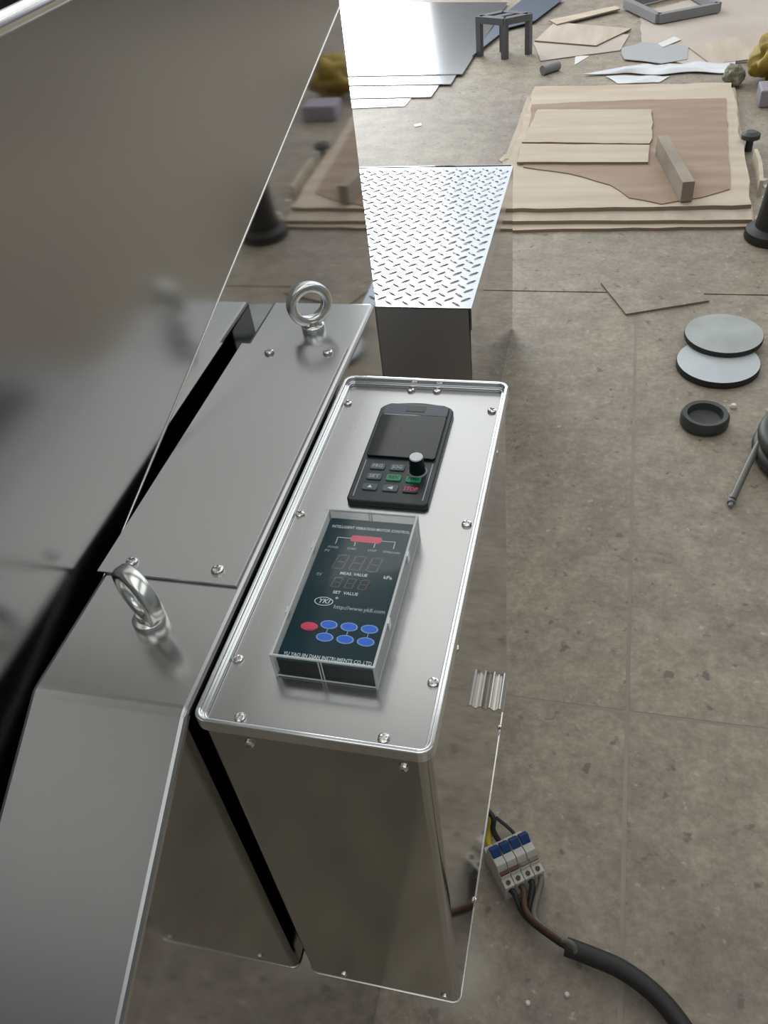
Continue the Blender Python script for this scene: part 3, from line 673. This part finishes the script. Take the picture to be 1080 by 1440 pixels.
# stainless sheets in the daylight
def steel_sheet(cpx, left, farpx, h, label):
    c0 = fl(*cpx, h); P_ = [c0, fl(*farpx[0], h), fl(*farpx[1], h), fl(*left, h)]
    poly = [(p.x, p.y) for p in P_]
    o = MB().prism(poly, FZ+h, FZ+h+0.006).build('steel_sheet', 'sheet', O=(c0.x-0.5, c0.y+0.5, FZ+h))
    return tag(o, label, 'metal sheet', 'loose stainless sheets behind the platform')
G_ = ' stainless sheet of the overlapped sheets on the floor behind platform'
steel_sheet((569, 150), (380, 158), ((690, 10), (430, 10)), 0.0, 'lowest bright'+G_)
steel_sheet((606, 137), (400, 141), ((700, 8), (440, 8)), 0.0062, 'second lowest bright'+G_)
steel_sheet((634, 119), (420, 122), ((705, 6), (450, 6)), 0.0124, 'second highest bright'+G_)
steel_sheet((650, 105), (440, 109), ((714, 4), (460, 4)), 0.0186, 'topmost bright'+G_)
tag(MB().prism([(p.x, p.y) for p in (fl(664, 84), fl(714, 44), fl(752, 34), fl(792, 3), fl(745, -4), fl(706, 26))], FZ+0.0248, FZ+0.030).build('coated_sheet', 'sheetblue', O=(*fl(720, 40).xy, FZ+0.0248)), 'bluish film-coated metal sheet lying under the iron stool', 'metal sheet')

# small iron stool frame
def P3(u, w, h): return fl(u, w, h)
H = 0.30
lf = [fl(675, 79), fl(710, 83), fl(743, 76)]
e1 = lf[1]-lf[0]; e2 = lf[2]-lf[1]
foot = [lf[0], lf[1], lf[2], lf[0]+e2]
so = tag(empty('iron_stool', (sum(p.x for p in foot)/4, sum(p.y for p in foot)/4, FZ)), 'small dark iron stool frame with open slatted top beside bright sheets', 'stool')
for p in foot: MB().bar(p+Vector((0, 0, 0.0)), p+Vector((0, 0, H)), 0.045, 0.045, up=e1).build('leg', 'iron', so)
top = [p+Vector((0, 0, H-0.02)) for p in foot]
for i in range(4): MB().bar(top[i], top[(i+1) % 4], 0.06, 0.05).build('rail', 'iron', so)
MB().bar((top[0]+top[1])/2, (top[2]+top[3])/2, 0.06, 0.045).build('slat', 'iron', so)

# flat iron frame
ff_ = [fl(880, 14), fl(925, 36), fl(1008, 20), fl(962, -6)]
fo = tag(empty('welded_rectangle', (sum(p.x for p in ff_)/4, sum(p.y for p in ff_)/4, FZ)), 'flat grey welded iron rectangle lying on pale boards', 'metal frame')
for i in range(4):
    a_, c2 = ff_[i]+Vector((0, 0, 0.055)), ff_[(i+1) % 4]+Vector((0, 0, 0.055)); MB().bar(a_, c2, 0.06, 0.07).build('rail', 'greyiron', fo)
# far boards, papers and films
sheet('pale_board', [(750, 62), (760, 87), (872, 72), (885, 50), (790, 40)], 0.0, 0.008, 'paper', 'pale board under the smaller pinkish board beside the stool', 'board', 0.006, 0.15, edge='timber')
sheet('pinkish_board', [(752, 59), (838, 66), (888, 42), (780, 33)], 0.008, 0.012, 'veneer2', 'pinkish rectangular board with a dark near edge beside the stool', 'board', edge='ply_edge')
sheet('pale_strip', [(772, 30), (866, 10), (872, 14), (783, 36)], 0.020, 0.012, 'veneer', 'long narrow pale strip lying across the far boards', 'board', edge='timber')
sheet('large_board', [(903, 74), (962, 92), (1010, 92), (1110, 82), (1120, -6), (1010, -10), (900, 20)], 0.0, 0.010, 'paper', 'large pale board lying under the grey iron frame', 'board', 0.008, 0.15, edge='timber')
sheet('large_board', [(968, 68), (1000, 92), (1110, 78), (1110, 36)], 0.010, 0.010, 'veneer2', 'large pale board with shadowed left corner beside yellow sack', 'board', edge='timber')
sheet('plastic_film', [(874, 68), (905, 60), (968, 66), (966, 84), (930, 90), (878, 84)], 0.010, 0.005, 'filmgrey', 'grey translucent film scrap lying on the large board', 'plastic film', 0.012, 0.12)
def crumple(name, px, h, amp, mt, label, cat):
    """crumpled film: a grid over the outline with creases"""
    P_ = [fl(u, w) for u, w in px]; A, B, C_, D = P_; nu, nv = 22, 7; vv, ff = [], []
    for j in range(nv):
        for i in range(nu):
            s_, t_ = i/(nu-1), j/(nv-1); p = (A*(1-s_)+B*s_)*(1-t_)+(D*(1-s_)+C_*s_)*t_
            e_ = min(1, 4*min(s_, 1-s_), 4*min(t_, 1-t_)); z = h+amp*(0.35+e_)*(0.5+0.5*noise.noise(Vector((p.x*7, p.y*7, 3))))
            w_ = noise.noise(Vector((p.x*4, p.y*4, 9)))*0.05*(1 if j in (0, nv-1) else 0.3)
            vv.append(Vector((p.x, p.y+w_, FZ+z)))
    k_ = len(vv); vv += [v-Vector((0, 0, 0.004)) for v in vv]
    for j in range(nv-1):
        for i in range(nu-1):
            a_ = j*nu+i; ff += [(a_, a_+1, a_+nu+1, a_+nu), (k_+a_, k_+a_+nu, k_+a_+nu+1, k_+a_+1)]
    bd_ = [i for i in range(nu)]+[j*nu+nu-1 for j in range(1, nv)]+[(nv-1)*nu+i for i in range(nu-2, -1, -1)]+[j*nu for j in range(nv-2, 0, -1)]
    for i in range(len(bd_)): a_, c3 = bd_[i], bd_[(i+1) % len(bd_)]; ff.append((a_, k_+a_, k_+c3, c3))
    cx = sum(p.x for p in P_)/4; cy = sum(p.y for p in P_)/4
    return tag(MB().add(vv, ff).build(name, mt, O=(cx, cy, FZ), smooth=35), label, cat)
crumple('plastic_film', [(818, 107), (1032, 104), (1034, 90), (884, 96)], 0.006, 0.05, 'film', 'long crumpled white plastic film lying behind the plywood stack', 'plastic film')
crumple('plastic_film', [(868, 118), (926, 118), (942, 108), (852, 109)], 0.004, 0.02, 'film', 'small bright white film scrap against the long crumpled film', 'plastic film')
sheet('paper_scrap', [(808, 92), (829, 79), (809, 79)], 0.0, 0.004, 'scrap', 'triangular white paper scrap beside the pale board', 'paper')
sheet('paper_scrap', [(925, 62), (948, 52), (958, 56), (932, 67)], 0.016, 0.004, 'scrap', 'small white paper scrap lying on grey film', 'paper')
sheet('paper_scrap', [(582, 176), (592, 173), (593, 177), (583, 179)], 0.0, 0.003, 'filmgrey', 'tiny pale scrap on the concrete behind the platform', 'paper')
p0, p1 = fl(763, 99, 0.035), fl(785, 92, 0.035)
o = MB().tube([p0, p1], 0.035, 16).build('pipe_offcut', 'greyiron', O=(*((p0+p1)/2).xy, FZ), smooth=50); tag(o, 'short dark pipe offcut lying on the concrete near the stool', 'pipe')
# sacks, carton and stand at the right edge
def blob(name, u, w, rx, ry, rz, mt, label, cat, seed, amp=0.35, h=0.0):
    c_ = fl(u, w, h); b_ = bmesh.new(); bmesh.ops.create_icosphere(b_, subdivisions=4, radius=1.0)
    for v in b_.verts:
        d = v.co.normalized(); k_ = 1+amp*noise.noise(d*1.8+Vector((seed, 0, 0)))-amp*1.0*abs(noise.noise(d*3.2+Vector((0, seed, 0))))-amp*0.45*abs(noise.noise(d*8+Vector((0, seed, 4))))
        v.co = Vector((d.x*rx*k_, d.y*ry*k_, max(d.z*rz*k_+rz*0.85, 0.0)))*S
    me = bpy.data.meshes.new(name); b_.to_mesh(me); b_.free(); me.materials.append(M[mt]); me.shade_smooth()
    o = bpy.data.objects.new(name, me); COL.objects.link(o); o.location = W(c_); o['_o'] = list(c_); return tag(o, label, cat)
blob('yellow_sack', 1088, 114, 0.19, 0.20, 0.18, 'sack', 'crumpled mustard yellow sack dumped at the right of the plywood', 'sack', 2.3)
blob('olive_sack', 1030, 120, 0.075, 0.10, 0.075, 'sackgrey', 'small grumpy olive plastic sack beside the mustard sack'.replace('grumpy ', 'dusty '), 'sack', 5.1)
c_ = fl(1088, 148); o = MB().box(c_.x-0.10, c_.x+0.16, c_.y-0.05, c_.y+0.16, FZ, FZ+0.11).build('carton', 'mauve', O=(c_.x, c_.y, FZ), bev=0.012, smooth=50); tag(o, 'small mauve carton standing in front of the mustard sack', 'box')
c_ = fl(1086, 334); o = MB().lathe([(0.135, 0), (0.14, 0.012), (0.135, 0.045), (0.095, 0.065), (0.085, 0.16), (0.070, 0.34), (0.060, 0.36)], (c_.x, c_.y, FZ), 32).build('floor_stand', 'rubber', O=(c_.x, c_.y, FZ), smooth=40)
tag(o, 'squat black tapered stand on a round foot beside plywood', 'stand')
for u, w, a_ in ((1073, 253, 0.3), (1078, 262, 1.1), (1077, 277, 0.7)):
    c_ = fl(u, w); d = Vector((math.cos(a_), math.sin(a_)))*0.032; e_ = Vector((-d.y, d.x))*0.6; q_ = [c_.xy+d, c_.xy+e_, c_.xy-d, c_.xy-e_*1.3]
    o = MB().prism([(p.x, p.y) for p in q_], FZ, FZ+0.004).build('paper_scrap', 'scrap', O=(c_.x, c_.y, FZ)); tag(o, 'small white paper scrap on the floor behind the black stand', 'paper', 'white scraps behind the black stand')
# curved offcut and crumpled brown paper beside the stack
pa = [fl(1064, 277), fl(1062, 250), fl(1056, 231)]
b = MB(); sp = smoothpath(pa, 6); n_ = len(sp)
vv = [p+Vector((0, 0, z)) for z in (0, 0.09) for p in sp]+[p+Vector((0.02, 0, z)) for z in (0, 0.09) for p in sp]
ff = []
for i in range(n_-1): ff += [(i, i+1, n_+i+1, n_+i), (2*n_+i, 3*n_+i, 3*n_+i+1, 2*n_+i+1), (n_+i, n_+i+1, 3*n_+i+1, 3*n_+i), (i, 2*n_+i, 2*n_+i+1, i+1)]
ff += [(0, n_, 3*n_, 2*n_), (n_-1, 3*n_-1, 4*n_-1, 2*n_-1)]
tag(b.add(vv, ff).build('curved_strip', 'veneer', O=(*pa[1].xy, FZ), smooth=40), 'curved pale strip standing on edge beside the plywood stack', 'strip')
blob('brown_paper', 1071, 318, 0.035, 0.06, 0.045, 'paper', 'crumpled brown paper ball against the plywood corner', 'paper', 8.2, 0.5)
c_ = fl(1052, 212); o = MB().lathe([(0.022, 0), (0.022, 0.07), (0.055, 0.075), (0.055, 0.10), (0.03, 0.115)], (c_.x, c_.y, FZ), 20).build('pipe_fitting', 'rubbergrey', O=(c_.x, c_.y, FZ), smooth=40); tag(o, 'small dark pipe fitting standing beside the plywood edge', 'fitting')
# bits of debris
blob('paper_ball', 711, 233, 0.030, 0.035, 0.022, 'paper', 'crumpled pale paper ball on the concrete at the ragged plywood corner', 'paper', 3.7, 0.5)
sheet('veneer_splinter', [(702, 226), (716, 214), (721, 217), (708, 230)], 0.0, 0.006, 'veneer', 'pale torn veneer splinter on the concrete beside the plywood stack', 'splinter', 0.006, 0.04)
for u, w, r in ((1031, 573, 0.013), (742, 1411, 0.006), (797, 1399, 0.006)):
    c_ = fl(u, w); o = MB().lathe([(r, 0), (r*1.1, r*0.5), (r*0.7, r*1.2)], (c_.x, c_.y, FZ), 7).build('pebble', 'scrap', O=(c_.x, c_.y, FZ))
    tag(o, 'white pebble on the concrete beside the dished black cap' if w < 600 else 'tiny white pebble on the concrete near the cable', 'pebble', None if w < 600 else 'white pebbles near the cable')

for o in bpy.data.objects:
    if '_o' in o: del o['_o']
